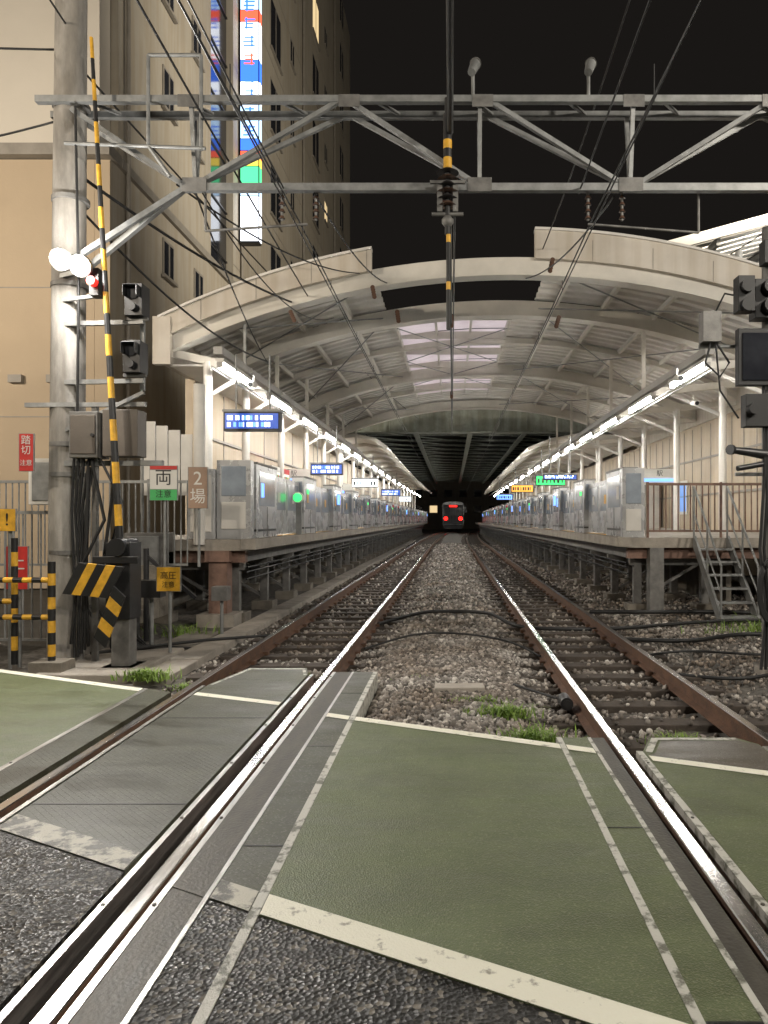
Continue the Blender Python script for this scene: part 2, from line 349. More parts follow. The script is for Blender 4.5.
tr=MB('cable_trough')
y=7.7
while y<60:
    tr.box(-3.33,-2.97,y,y+.97,-.26,-.13+random.uniform(-.01,.01),CONC); y+=1.0
tr.done(.012)
st=MB('concrete_slab'); st.box(-.16,.3,6.75,6.95,-.12,-.03,CONC,rot=Matrix.Rotation(.05,3,'Z')); st.done(.01)
st=MB('concrete_slab'); st.box(-4.4,-3.4,7.75,9.4,-.3,-.12,CONC); st.box(-3.9,-3.42,9.45,11,-.3,-.15,CONCD); st.done(.015)

def hose(pts,r=.022):
    c=MB('trackside_cable'); P=[Vector(p) for p in pts]; out=[]
    for i in range(len(P)-1):
        p0=P[max(i-1,0)];p1=P[i];p2=P[i+1];p3=P[min(i+2,len(P)-1)]
        for k in range(8):
            u=k/8; out.append(.5*((2*p1)+(p2-p0)*u+(2*p0-5*p1+4*p2-p3)*u*u+(3*p1-p0-3*p2+p3)*u**3))
    out.append(P[-1]); c.tube(out,r,CABLE,8); c.done()
hose([(-1.15,11.5,-.12),(-.5,12.2,-.03),(0,12.4,-.03),(.6,12.1,-.03),(1.0,11.3,-.12),(1.6,11.0,-.12),(2.5,11.2,-.14),(4.5,11.8,-.1),(6,11.6,-.1)],.028)
hose([(-1.1,9.3,-.12),(-.5,9.8,-.02),(.1,9.9,-.02),(.7,9.4,-.04),(1.05,8.8,-.12)],.014)
hose([(2.3,10.2,-.14),(3.2,10.0,-.13),(4.2,10.5,-.12),(5.6,10.2,-.12)],.03)
hose([(2.3,8.0,-.16),(3.0,7.7,-.15),(4.0,8.1,-.13),(5.5,7.9,-.13)],.02)
hose([(2.4,12.9,-.1),(3.4,12.7,-.08),(4.5,12.9,-.1),(6.5,12.5,-.1)],.035)
hose([(-4.2,8.6,-.05),(-3.7,9.3,-.08),(-3.2,9.9,-.1),(-2.5,10.4,-.12)],.02)
hose([(2.4,9.0,-.14),(3.0,9.2,-.13),(3.9,8.9,-.12),(5.5,9.3,-.12)],.016)
db=MB('point_heater_box'); db.cyl((.98,6.3,-.07),(.98,6.5,-.07),.055,BLACK,12); db.cyl((.98,6.29,-.07),(.98,6.31,-.07),.035,CABLE,12); db.tube([(.98,6.5,-.08),(.9,6.8,-.12),(.6,7.2,-.1)],.012,CABLE); db.done()

def grass(x,y,r,n,h=.12,z=-.1):
    q=MB('grass_tuft')
    for i in range(n):
        a=random.uniform(0,6.28);d=r*random.random()**1.0*random.choice([1,1,1.6]); bx=x+math.cos(a)*d*1.5; by=y+math.sin(a)*d*.7; hh=h*random.uniform(.3,1.2); t=random.uniform(0,6.28); w=.003+random.random()*.005
        l=random.uniform(.3,1.3)*hh; ux,uy=math.cos(t),math.sin(t)
        q.add([(bx-uy*w,by+ux*w,z),(bx+uy*w,by-ux*w,z),(bx+ux*l*.4+uy*w*.8,by+uy*l*.4-ux*w*.8,z+hh*.65),(bx+ux*l*.4-uy*w*.8,by+uy*l*.4+ux*w*.8,z+hh*.65),(bx+ux*l,by+uy*l,z+hh*.85)],[(0,1,2,3),(3,2,4)],LEAF)
    q.done()
grass(.42,6.0,.15,520,.1,-.1); grass(.2,6.45,.14,200,.07,-.1); grass(.56,5.28,.14,460,.14,-.12); grass(1.7,5.5,.14,260,.09,-.18); grass(-3.15,7.6,.16,420,.12,-.14); grass(-1.9,7.75,.2,160,.09,-.18); grass(-2.65,7.3,.12,80,.08,-.18)
grass(4.6,11,.5,300,.2,-.2); grass(5.4,12,.5,300,.22,-.2); grass(-3.9,10.8,.3,160,.2,-.2); grass(.0,6.9,.1,50,.05,-.1); grass(2.7,5.2,.2,100,.1,-.18); grass(-.3,7.4,.15,60,.05,-.1); grass(3.6,6.6,.3,160,.1,-.2)

# ------------------------------------------------------------------ station canopy
CX=1.25; HW=7.05; R=(HW*HW+1.6*1.6)/3.2
az=lambda x:6.8-R+math.sqrt(R*R-(x-CX)**2)
cp=MB('station_canopy_roof')
def rib(mb,y0,y1,zt,zb,x0,x1,m,n=36):
    xs=[x0+(x1-x0)*i/n for i in range(n+1)]; vs=[]
    for x in xs:
        z=az(x); vs+=[(x,y0,z+zb),(x,y1,z+zb),(x,y1,z+zt),(x,y0,z+zt)]
    fs=[]
    for i in range(n):
        a=i*4;b=a+4
        for k in range(4): fs.append((a+k,b+k,b+(k+1)%4,a+(k+1)%4))
    fs+=[(0,1,2,3),(n*4+3,n*4+2,n*4+1,n*4)]
    mb.add(vs,fs,m)
def deck(y0,y1,x0,x1,m=ROOFW,amp=.075,per=.42,n=26):
    ys=[];zs=[];y=y0
    while y<y1-1e-3:
        for u,z in ((0,0),(.4,0),(.46,1),(.92,1)):
            ys.append(y+u*per); zs.append(z*amp)
        y+=per
    xs=[x0+(x1-x0)*i/n for i in range(n+1)]; w=len(xs)
    vs=[(x,yy,az(x)+z) for yy,z in zip(ys,zs) for x in xs]
    cp.add(vs,[(j*w+i,j*w+i+1,(j+1)*w+i+1,(j+1)*w+i) for j in range(len(ys)-1) for i in range(w-1)],m)
deck(15.1,17.85,-5.7,-1.6); deck(15.1,17.85,2.0,8.2)
deck(17.9,33,-5.7,-1.45); deck(17.9,33,1.5,8.2); deck(30,33,-1.43,1.48,n=8); deck(17.9,18.5,-1.43,1.48,n=8)
for i in range(6):
    y0=18.5+i*1.92
    for x0,x1 in ((-1.4,-.44),(-.4,.48),(.52,1.46)):
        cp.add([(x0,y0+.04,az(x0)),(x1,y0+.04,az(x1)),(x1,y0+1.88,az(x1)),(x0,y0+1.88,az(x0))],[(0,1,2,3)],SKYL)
    cp.box(-1.45,1.5,y0-.03,y0+.03,6.5,6.7,ARCH)
for x in (-1.43,-.42,.5,1.49): cp.box(x-.03,x+.03,18.5,30,az(x)-.12,az(x)-.01,ARCH)
for (xa,ya,xb,yb) in ((-1.4,19,1.4,23),(1.4,19,-1.4,23),(-1.4,23,1.4,27),(1.4,23,-1.4,27)): cp.cyl((xa,ya,6.42),(xb,yb,6.42),.016,GALV,6)
rib(cp,14.85,15.1,-.02,-.36,-5.8,8.4,ARCH); rib(cp,17.65,17.88,-.06,-.40,-5.7,8.2,ARCH)
for y in (21.4,25,28.5,32.4): rib(cp,y-.11,y+.11,-.06,-.38 if y in (25,32.4) else -.2,-5.7,8.2,ARCH)
for y in (14.97,17.76,25,32.4): rib(cp,y-.17,y+.17,-.365 if y<15 else -.405,-.39 if y<15 else -.43,-5.7,8.2,ARCH)
rib(cp,14.72,14.84,.34,-.08,-5.85,-1.6,FASCIA); rib(cp,14.72,14.84,.48,-.08,1.65,8.6,FASCIA)
rib(cp,14.68,14.9,.39,.34,-5.85,-1.6,WHITE); rib(cp,14.68,14.9,.53,.48,1.65,8.6,WHITE)
for x in [-5.0+1.1*i for i in range(4)]+[2.8+1.2*i for i in range(5)]: cp.box(x-.006,x+.006,14.714,14.722,az(x)-.07,az(x)+.34,TRIM)
cp.box(-5.87,-5.72,14.9,33,4.65,5.5,FASCIA); cp.box(8.25,8.42,14.9,33,4.7,5.6,FASCIA)
cp.box(-5.95,-5.6,14.69,14.85,4.6,5.55,FASCIA)
for x in (-4.6,-3.5,-2.4,2.5,3.6,4.8,6.0,7.1):
    cp.box(x-.04,x+.04,(15.1 if abs(x-.2)>1.9 else 17.9),33,az(x)-.14,az(x)-.02,ARCH)
for (ya,yb) in ((15,17.7),(17.8,25),(25,32.4)):
    for (xa,xb) in ((-5,-1.6),(2,6.6)):
        cp.cyl((xa,ya,az(xa)-.22),(xb,yb,az(xb)-.22),.018,GALV,6); cp.cyl((xb,ya,az(xb)-.22),(xa,yb,az(xa)-.22),.018,GALV,6)
cp.box(-4.26,-4.10,13.2,34,4.46,4.6,LBEAM); cp.box(4.52,4.68,13.2,34,4.46,4.6,LBEAM)
cp.box(-5.72,-4.28,15,33,4.62,4.66,ROOFW)
for y in (15,17.76,21.4,25,28.5,32.4):
    if y>16: cp.beam((-4.2,y,4.62),(-4.2,y,az(-4.2)-.3),.08,.08,ARCH); cp.beam((4.6,y,4.62),(4.6,y,az(4.6)-.3),.08,.08,ARCH)
    else: cp.beam((-4.2,y,4.62),(-4.2,y,az(-4.2)-.34),.05,.05,GALV)
    cp.beam((-5.75,y,4.9),(-4.2,y,4.55),.12,.16,ARCH); cp.beam((8.2,y,4.9),(4.6,y,4.55),.12,.16,ARCH)
    for x,b in ((-4.95,1.18),(6.5,1.18)):
        cp.cyl((x,y,b),(x,y,4.7),.09,WHITE,14)
        cp.beam((x,y,4.0),(x+(.9 if x<0 else -1.3),y,4.55),.07,.07,WHITE)
for x,z in ((-4.45,4.38),(-4.55,4.38),(4.85,4.38),(4.95,4.36)): cp.cyl((x,14,z),(x,60,z),.02,GALV,6)
for y in range(33,92,4):
    y1=y+4
    for sx,prof in ((-1,[(-5.8,4.9),(-5.2,5.25),(-4.3,5.35),(-3.4,5.15),(-2.9,4.8)]),(1,[(8.3,4.9),(7.2,5.3),(5.8,5.4),(4.4,5.15),(3.4,4.75)])):
        for (a,b) in zip(prof[:-1],prof[1:]):
            c0=curve(y)*.5;c1=curve(y1)*.5
            cp.add([(a[0]+c0,y,a[1]),(b[0]+c0,y,b[1]),(b[0]+c1,y1-.05,b[1]),(a[0]+c1,y1-.05,a[1])],[(0,1,2,3)],ROOFW)
            cp.beam((a[0]+c0,y,a[1]-.08),(b[0]+c0,y,b[1]-.08),.12,.14,ARCH)
        xc=-4.95 if sx<0 else 6.5
        cp.cyl((xc+curve(y)*.5,y,1.18),(xc+curve(y)*.5,y,5.2),.09,WHITE,10)
cp.done()

def fixture(x,y,c,big):
    f=MB('fluorescent_light_fixture')
    f.box(x-.07+c,x+.07+c,y,y+2.2,4.345,4.415,WHITE)
    h=.036 if not big else .045
    f.box(x-h+c,x+h+c,y+.06,y+2.14,4.27,4.335,TUBE)
    f.box(x-.05+c,x+.05+c,y,y+.05,4.25,4.345,LBEAM); f.box(x-.05+c,x+.05+c,y+2.15,y+2.2,4.25,4.345,LBEAM)
    for t in (.4,1.8): f.cyl((x+c,y+t,4.415),(x+c,y+t,4.47),.012,GALV,6)
    f.done()
for x in (-4.18,4.6):
    y=13.3
    while y<90:
        fixture(x,y,curve(y)*.5,y>40); y+=3.6 if y<40 else 4.8
    lb=MB('light_support_beam'); lb.box(x-.05,x+.05,34.1,90,4.46,4.54,LBEAM); lb.done()

# ------------------------------------------------------------------ platforms
def platform(name,x0,x1,ys,edgeX,inner):
    p=MB(name)
    p.box(x0,x1,ys,95,1.0,1.18,CONC)
    p.box(edgeX-.12,edgeX+.12,ys-.03,95,1.02,1.19,CONC)
    p.box(edgeX-.06+(-.25 if inner<0 else .25),edgeX+.06+(-.25 if inner<0 else .25),ys+.4,95,1.18,1.186,YEL)
    s=-1 if inner<0 else 1
    p.box(edgeX+s*.3-.05,edgeX+s*.3+.05,ys+.32,95,.78,1.0,GALVD)
    p.box(x0+.1 if s>0 else x0+.2,x1-.1,ys+.15,ys+.3,.8,1.0,BROWNST)
    y=ys+.5
    while y<90:
        for xx in (edgeX+s*.35,edgeX+s*1.6):
            p.box(xx-.07,xx+.07,y-.07,y+.07,-.3,.78,GALVD); p.box(xx-.2,xx+.2,y-.2,y+.2,-.3,-.05,CONCD)
        p.beam((edgeX+s*.35,y,0),(edgeX+s*1.6,y,.75),.05,.05,GALVD)
        p.box(min(edgeX+s*.2,edgeX+s*2.2),max(edgeX+s*.2,edgeX+s*2.2),y-.06,y+.06,.66,.78,GALVD)
        y+=1.9
    for zz,dd in ((.7,.16),(.62,.17),(.5,.18)): p.cyl((edgeX+s*dd,ys+.5,zz),(edgeX+s*dd,90,zz),.018,CABLE,6)
    xw=edgeX+s*2.2; p.box(min(xw,xw+s*.1),max(xw,xw+s*.1),ys+1,95,-.3,1.0,CONCD)
    return p
p=platform('station_platform',-5.75,-3.3,12.0,-3.3,-1)
p.box(-4.0,-3.6,11.95,12.3,.82,1.0,BROWNST); p.box(-3.95,-3.65,12.0,12.28,-.05,.82,BROWNST); p.box(-4.1,-3.5,11.85,12.4,-.3,-.02,CONC)
p.done(.008)
p=platform('station_platform',3.1,8.3,13.3,3.1,1)
p.box(3.55,3.8,13.25,13.5,-.2,1.0,GALVD); p.done(.008)

w=MB('station_back_wall'); w.box(-5.95,-5.75,16.5,95,1.0,4.65,STWALL)
for i in range(40):
    w.box(-5.76,-5.735,16.6+i*2,16.64+i*2,1.18,4.6,TRIM)
w.box(-5.75,-5.70,16.5,95,3.4,3.46,TRIM); w.box(-5.75,-5.72,16.5,95,1.18,1.4,TRIM)
for i,y in enumerate((18.2,19.9,22.4,25,27.5,31,36,42,48,55,63)): w.box(-5.75,-5.72,y,y+1.3,1.7,2.9,SIGNW); w.box(-5.72,-5.712,y+.1,y+1.2,1.8,2.8,POST[i%4]); w.box(-5.712,-5.706,y+.25,y+.9,2.1+.1*(i%3),2.35+.1*(i%3),POST[(i+2)%4])
w.done()
w=MB('station_back_wall'); w.box(8.3,8.5,15.5,95,1.0,4.7,STWALL)
for i in range(90): w.box(8.285,8.302,15.6+i*.9,15.63+i*.9,1.18,4.6,TRIM)
w.box(8.25,8.3,15.5,95,2.3,2.36,TRIM); w.box(8.25,8.3,15.5,95,3.5,3.56,TRIM)
for i,y in enumerate((26,31,35,41,48,56)): w.box(8.26,8.284,y,y+1.6,1.7,2.9,SIGNW); w.box(8.25,8.259,y+.1,y+1.5,1.8,2.8,POST[(i+1)%4])
w.done()
def vend(x,y,s,mt):
    v=MB('vending_machine'); v.box(x-.38,x+.38,y,y+1.0,1.18,3.0,mt); v.box(x-s*.38-.012,x-s*.38+.012,y+.08,y+.92,2.05,2.85,POST[0]); 
    for r in range(3):
        for k in range(7): v.cyl((x-s*.395,y+.14+k*.12,2.12+r*.24),(x-s*.395,y+.14+k*.12,2.28+r*.24),.035,random.choice([RED,GRN,YEL,SILVER]),8)
    v.box(x-s*.38-.012,x-s*.38+.012,y+.15,y+.85,1.35,1.6,BLACK); v.done(.01)
vend(-5.3,20.2,-1,WHITE); vend(-5.3,21.4,-1,RED); vend(7.8,29,1,WHITE); vend(-5.3,38,-1,WHITE)
for (x,y) in ((-4.95,23.2),(6.5,23.2),(-4.95,33),(6.5,33)):
    q=MB('platform_name_sign'); q.box(x-.5,x+.5,y-.05,y+.05,2.6,3.1,SIGNW); q.box(x-.5,x+.5,y-.056,y-.05,2.7,2.8,LEDB); q.cyl((x-.45,y,1.18),(x-.45,y,2.6),.03,GALV,8); q.cyl((x+.45,y,1.18),(x+.45,y,2.6),.03,GALV,8); o=q.done(); text(o,'駅',(x,y-.06,2.95),.2,BLACK)

def gates(x,s,ys):
    y=ys; i=0
    while y<88:
        c=curve(y)*.5
        gt=MB('platform_screen_gate')
        L=1.5
        gt.box(x-.14+c,x+.14+c,y,y+L,1.19,2.46,SILVER)
        gt.box(x-.155+c,x+.155+c,y+.03,y+L-.03,2.46,2.50,GALVD)
        for sx in (-1,1):
            gt.box(x+sx*.142-.004+c,x+sx*.142+.004+c,y+.2,y+L-.2,1.75,2.35,GATEG)
            gt.box(x+sx*.142-.004+c,x+sx*.142+.004+c,y+.1,y+L-.1,1.3,1.34,BLACK)
            gt.box(x+sx*.143-.004+c,x+sx*.143+.004+c,y+L*.5-.008,y+L*.5+.008,1.2,1.74,BLACK)
            gt.box(x+sx*.147-.004+c,x+sx*.147+.004+c,y+.3,y+.5,1.9,2.15,random.choice([SIGNW,YEL,LEDB]))
        gt.box(x-.145+c,x+.145+c,y-.008,y-.002,1.3,1.34,BLACK)
        if y<50:
            gt.box(x-.1+c,x+.1+c,y-.012,y-.002,1.75,2.38,GATEG)
        for (a,b) in ((y+L,y+L+1.3),(y+L+1.3,y+L+2.6)):
            gt.box(x-.03+c,x+.03+c,a+.01,b-.01,1.22,2.36,SILVER)
            gt.box(x-.036+c,x+.036+c,a+.12,b-.12,1.7,2.26,GATEG)
            gt.box(x-.04+c,x+.04+c,a+.5,a+.72,1.85,2.05,random.choice([YEL,SIGNW,SIGNW]))
        if i%3==1: gt.box(x-s*.15-.006+c,x-s*.15+.006+c,y+.3,y+.5,2.1,2.2,LEDG)
        if i%4==2: gt.box(x-s*.15-.006+c,x-s*.15+.006+c,y+.7,y+1.2,1.95,2.25,LEDB)
        gt.done(.006 if y<35 else 0); y+=L+2.6; i+=1
gates(-3.5,-1,12.7); gates(3.35,1,13.9)
e=MB('platform_end_barrier')
e.box(-4.4,-3.95,12.3,12.5,1.18,2.35,SILVER); e.box(-3.93,-3.36,12.35,12.55,1.18,2.5,SILVER); e.box(-3.85,-3.44,12.335,12.351,1.35,1.8,WHITE); e.box(-3.85,-3.44,12.335,12.351,1.9,2.4,GATEG)
e.box(-4.35,-4.0,12.285,12.301,1.3,2.25,WHITE); e.done(.012)
e=MB('platform_end_barrier'); e.box(3.1,3.5,13.45,13.6,1.18,2.45,SILVER); e.box(3.16,3.44,13.435,13.451,1.8,2.35,GATEG); e.box(3.16,3.44,13.435,13.451,1.3,1.7,WHITE); e.done(.012)

def fence(name,x0,x1,y,z0,z1,m,step=.11,y2=None):
    f=MB(name); n=int(abs(x1-x0)/step); y2=y if y2 is None else y2
    for i in range(n+1):
        u=i/n; x=x0+(x1-x0)*u; yy=y+(y2-y)*u
        f.cyl((x,yy,z0+.08),(x,yy,z1),.012,m,6)
        if i%12==0: f.cyl((x,yy,z0-.02),(x,yy,z1+.04),.026,m,8)
    f.beam((x0,y,z1),(x1,y2,z1),.045,.045,m); f.beam((x0,y,z0+.1),(x1,y2,z0+.1),.035,.035,m)
    return f.done()
fence('platform_fence',3.55,8.2,13.42,1.2,2.15,BROWNST)
fence('platform_fence',-7.2,-4.15,11.6,.7,2.1,GALV,.1)
fence('lineside_fence',-9,-4.9,9.9,-.2,1.6,GALV,.12)
fence('lineside_fence',5.2,9,11.9,-.2,1.0,BROWNST,.14)
s=MB('platform_steps')
for i in range(5):
    s.box(-5.4,-4.5,11.9-.28*(i+1)+.05,11.9-.28*i+.05,0,1.0-.2*i,CONCD)
s.done(.01)
s=MB('platform_access_stairs')
x0,x1=4.35,4.95; yb,yt=11.9,13.3
for x in (x0,x1): s.beam((x,yb,-.2),(x,yt,1.15),.04,.18,GALV)
for i in range(6):
    u=(i+.6)/6.4; s.box(x0,x1,yb+(yt-yb)*u-.12,yb+(yt-yb)*u+.1,-.2+1.35*u-.015,-.2+1.35*u+.015,GALV)
for x in (x0,x1):
    s.cyl((x,yb+.05,-.2),(x,yb+.05,.75),.018,GALV,8); s.cyl((x,yb+.7,.4),(x,yb+.7,1.4),.018,GALV,8); s.cyl((x,yt,1.1),(x,yt,2.1),.018,GALV,8)
    s.cyl((x,yb+.05,.75),(x,yt,2.1),.02,GALV,8); s.cyl((x,yb+.05,.3),(x,yt,1.62),.014,GALV,8)
s.done()

DBLUE=M('display_blue',(.02,.05,.2),.3,emis=(.03,.09,.45),es=1.1)
def led(x0,x1,y,z0,z1,kind,rows=2):
    b=MB('hanging_display_sign'); b.box(x0,x1,y,y+.18,z0,z1,BLACK); b.box(x0-.02,x1+.02,y-.01,y+.19,z1,z1+.04,GALV)
    for t in (.2,.8): b.cyl((x0+(x1-x0)*t,y+.09,z1),(x0+(x1-x0)*t,y+.09,4.45),.018,GALV,6)
    if kind=='blue':
        b.box(x0+.03,x1-.03,y-.008,y,z0+.04,z1-.03,DBLUE)
        for r in range(rows):
            zz=z0+.07+(z1-z0-.1)*(r/rows); xx=x0+.07
            while xx<x1-.14:
                wd=random.uniform(.015,.05); b.box(xx,xx+wd,y-.014,y-.009,zz,zz+(z1-z0)*.24,random.choice([LEDW,LEDW,LEDW,LEDB])); xx+=wd+random.choice([.012,.012,.05])
    else:
        b.box(x0+.03,x1-.03,y-.008,y,z0+.03,z1-.03,kind); xx=x0+.08
        while xx<x1-.15:
            wd=random.uniform(.03,.1); b.box(xx,xx+wd,y-.013,y-.009,z0+.1,z1-.12,BLACK); xx+=wd+random.uniform(.03,.1)
    return b.done()
led(-4.05,-3.05,13.1,3.08,3.42,'blue'); led(-4.4,-3.4,23,2.9,3.25,'blue'); led(-4.6,-3.4,34,3.0,3.4,LEDW); led(-4.4,-3.2,46,3.0,3.4,'blue')
led(3.4,4.6,30,2.9,3.3,LEDG); led(3.2,4.4,26,2.9,3.1,'blue'); led(3.2,4.4,40,3,3.4,LEDO); led(3.3,4.5,55,3,3.4,LEDB); led(-4.3,-3.3,60,3,3.4,LEDW)
for (x,y,z) in ((4.3,14,4.2),(-3.9,14.4,4.15),(5.6,17,4.2)):
    c=MB('security_camera'); c.cyl((x,y+.15,z),(x,y+.15,z+.2),.02,WHITE,8); c.cyl((x,y-.1,z-.03),(x,y+.2,z+.02),.06,WHITE,12); c.cyl((x,y-.11,z-.032),(x,y-.1,z-.03),.045,BLACK,12); c.done()
l=MB('platform_indicator_lamp'); l.cyl((-3.3,15.9,1.98),(-3.3,15.8,1.98),.12,SIGNW,16); l.cyl((-3.3,15.8,1.98),(-3.3,15.78,1.98),.09,LEDG,16); l.box(-3.36,-3.24,15.9,15.96,1.2,2.1,GALV); l.done()

# ------------------------------------------------------------------ overpass beyond
b=MB('road_overpass')
b.box(-14,16,37.5,38.0,6.0,7.2,BRIDGE); b.box(-14,16,37.35,38.15,5.93,5.998,BRIDGE); b.box(-14,16,37.4,38.1,7.202,7.27,BRIDGE)
for x in [-13+1.4*i for i in range(21)]: b.box(x-.03,x+.03,37.42,37.5,6.0,7.2,BRIDGE)
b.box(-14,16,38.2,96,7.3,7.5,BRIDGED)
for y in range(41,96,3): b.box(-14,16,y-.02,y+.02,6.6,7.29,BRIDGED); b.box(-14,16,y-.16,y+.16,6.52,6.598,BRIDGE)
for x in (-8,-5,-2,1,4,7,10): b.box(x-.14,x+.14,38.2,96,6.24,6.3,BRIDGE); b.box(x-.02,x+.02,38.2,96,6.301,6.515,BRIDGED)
for k,y in enumerate(range(41,93,3)): 
    for x in (-5,-2,1,4): b.beam((x,y,6.45),(x+3,y+3,6.45),.06,.06,BRIDGE)
for y in (39.5,58,78,94):
    for x in (-6.4,8.9): b.cyl((x,y,-.3),(x,y,6.3),.4,CONCD,16)
b.done()

# ------------------------------------------------------------------ train
t=MB('commuter_train'); ty=96; tx=.15
t.box(tx-1.35,tx+1.35,ty+.25,ty+18,.9,3.6,SILVER); t.box(tx-1.3,tx+1.3,ty,ty+.25,.95,3.45,BLACK)
rf=[(math.cos(a)*1.33,3.6+math.sin(a)*.3) for a in [math.pi*i/10 for i in range(11)]]
vs=[(tx+x,ty+.2,z) for x,z in rf]+[(tx+x,ty+18,z) for x,z in rf]; t.add(vs,[tuple(range(11))]+[(i,i+1,12+i,11+i) for i in range(10)],SILVER)
t.box(tx-1.1,tx-.35,ty-.01,ty,2.1,3.1,GLASSD); t.box(tx+.35,tx+1.1,ty-.01,ty,2.1,3.1,GLASSD); t.box(tx-.3,tx+.3,ty-.01,ty,1.2,3.1,GLASSD)
t.box(tx-.5,tx+.5,ty-.02,ty-.01,3.2,3.4,REDL)
for sx in (-1,1): t.cyl((tx+sx*.95,ty,1.7),(tx+sx*.95,ty-.05,1.7),.26,REDL,12)
for y in (ty+3,ty+15):
    for sx in (-1,1): t.cyl((tx+sx*.45,y,.43),(tx+sx*.6,y,.43),.43,RUST,16)
t.box(tx-1.2,tx+1.2,ty+1,ty+17,.35,.9,BLACK); t.done()

# ------------------------------------------------------------------ tower building
bd=MB('hotel_building')
F=-9.0
bd.box(-32,F-.4,19.9,65,-.3,44,GREIGE)
bd.box(F-.4,F,19.5,65,-.3,11.0,GREIGE)
bd.box(F-.4,F+.03,30.3,65,11.25,44,GREIGE); bd.box(F-.4,F,19.95,27.6,11.25,44,GREIGE)
bd.box(F-.38,F-.25,27.6,30.3,11.1,44,GLASSD)
for i in range(16): bd.box(F-.25,F-.2,27.6,30.3,12+2*i,12.06+2*i,BLACK)
bd.box(-32,F-.41,19.45,19.9,-.3,10.98,BEIGE); bd.box(-32,F-.2,19.3,19.9,11.3,44,BEIGEL)
bd.box(-32,F+.1,19.2,19.95,11.0,11.3,TRIM); bd.box(F-.3,F+.12,19.96,65,11.0,11.25,TRIM)
bd.box(F-.41,F-.001,19.46,19.5,-.3,10.98,BEIGE)
def win(y,z,w,h,lit=False):
    bd.box(F-.02,F+.045,y-w/2,y+w/2,z-h/2,z+h/2,TRIM); bd.box(F+.045,F+.05,y-w/2+.08,y+w/2-.08,z-h/2+.08,z+h/2-.08,WARMWIN if lit else GLASSD)
    bd.box(F+.05,F+.07,y-.03,y+.03,z-h/2+.08,z+h/2-.08,TRIM); bd.box(F+.03,F+.14,y-w/2-.1,y+w/2+.1,z-h/2-.1,z-h/2,TRIM)
for j,z in enumerate([13.9+4.1*i for i in range(8)]):
    for i,(y,ww,hh,dz) in enumerate(((37.6,2.2,2.6,0),(41.5,1.0,1.4,1.4),(48.6,2.2,2.6,0),(52.5,1.2,1.4,1.2),(60,2.0,2.6,0))):
        win(y,z+dz,ww,hh,lit=(i,j) in ((2,5),(0,5),(3,2)))
for y in (23.4,26.2,33,38,43,48): win(y,9.7,.9,1.15)
for y in (23.4,26.0): 
    for z in (15,18.3,21.6,25): win(y,z,.9,1.3)
for z in [12+4.1*i for i in range(8)]: bd.box(F-.01,F+.04,30.35,64.9,z-.02,z+.02,TRIM)
for y in (20.3,31.3,44.3,56): bd.cyl((F+.12,y,-.2),(F+.12,y,43),.06,TRIM,8)
bd.box(-14.6,-13.2,19.35,19.45,-.2,2.3,GLASSD); bd.box(-14.7,-13.1,19.3,19.46,2.3,2.45,TRIM)
bd.cyl((-10.2,19.38,-.2),(-10.2,19.38,10.9),.05,TRIM,8)
for z in (4.2,7.6): bd.box(-32,F-.42,19.44,19.452,z,z+.03,TRIM)
for x in (-11.6,-10.6): bd.box(x,x+.35,19.3,19.44,5.1,5.3,TRIM)
bd.done()
sg=MB('illuminated_building_sign'); x0,x1=F+.1,F+.92; y=31
sg.box(x0,x1,y,y+.35,13.1,30,BLACK); sg.beam((F,y+.2,15),(x0+.1,y+.2,15),.1,.1,GALV); sg.beam((F,y+.2,22),(x0+.1,y+.2,22),.1,.1,GALV)
WS=emit('sign_panel_white',(.88,.92,1),3.0); BS=emit('sign_panel_blue',(.05,.2,1),1.8); LS=emit('sign_panel_lightblue',(.5,.72,1),2.2); RS=emit('sign_panel_red',(1,.12,.06),2); LG=emit('sign_panel_green',(.1,.8,.35),1.6); LY=emit('sign_panel_yellow',(1,.75,.1),1.8)
z=13.2
for h,mt in ((1.9,WS),(.35,LS),(.9,LG),(.35,LY),(.3,RS),(.5,BS),(1.5,LS),(.9,WS),(.9,BS),(1.6,WS),(.5,RS),(1.3,LS),(1.0,WS),(.6,BS),(1.1,LS),(2.4,WS)):
    sg.box(x0+.04,x1-.04,y-.02,y,z,z+h-.04,mt); sg.box(x1,x1+.02,y+.03,y+.32,z,z+h-.04,mt)
    z+=h
for zz in np.arange(17.6,29,.75):
    cc=random.choice([BS,BS,BS,RS])
    for i in range(3): 
        a=random.uniform(.0,.12); sg.box(x0+.14+a,x1-.14-random.uniform(0,.15),y-.03,y-.021,zz+i*.17,zz+i*.17+.06,cc)
    xx=x0+random.uniform(.25,.5); sg.box(xx,xx+.07,y-.032,y-.022,zz-.03,zz+.45,cc)
sg.done()

rr=MB('concourse_building'); 
rr.box(9.2,26,24,60,-.3,8.9,STWALL)
sl=lambda x:9.55+(x-6.1)*.27
for i in range(18):
    rr.beam((6.15,22.3+i*.55,sl(6.15)),(24,22.3+i*.55,sl(24)),.36,.05,WHITE)
rr.beam((6.0,22,sl(6)),(24,22,sl(24)),.12,.3,WHITE); rr.beam((6.05,22,sl(6)),(6.05,32,sl(6)),.2,.3,WHITE)
for x in (8,10.5,13): rr.box(x-.06,x+.06,22.2,32,sl(x)-.32,sl(x)-.08,GALV)
rr.cyl((9.5,24.5,8.9),(9.5,24.5,sl(9.5)),.12,WHITE,12); rr.cyl((9.5,31,8.9),(9.5,31,sl(9.5)),.12,WHITE,12)
rr.box(10,11.5,23.0,23.08,8.95,9.05,TUBE); rr.beam((10.7,23.04,9.05),(10.7,24,8.85),.05,.05,GALV); rr.done()
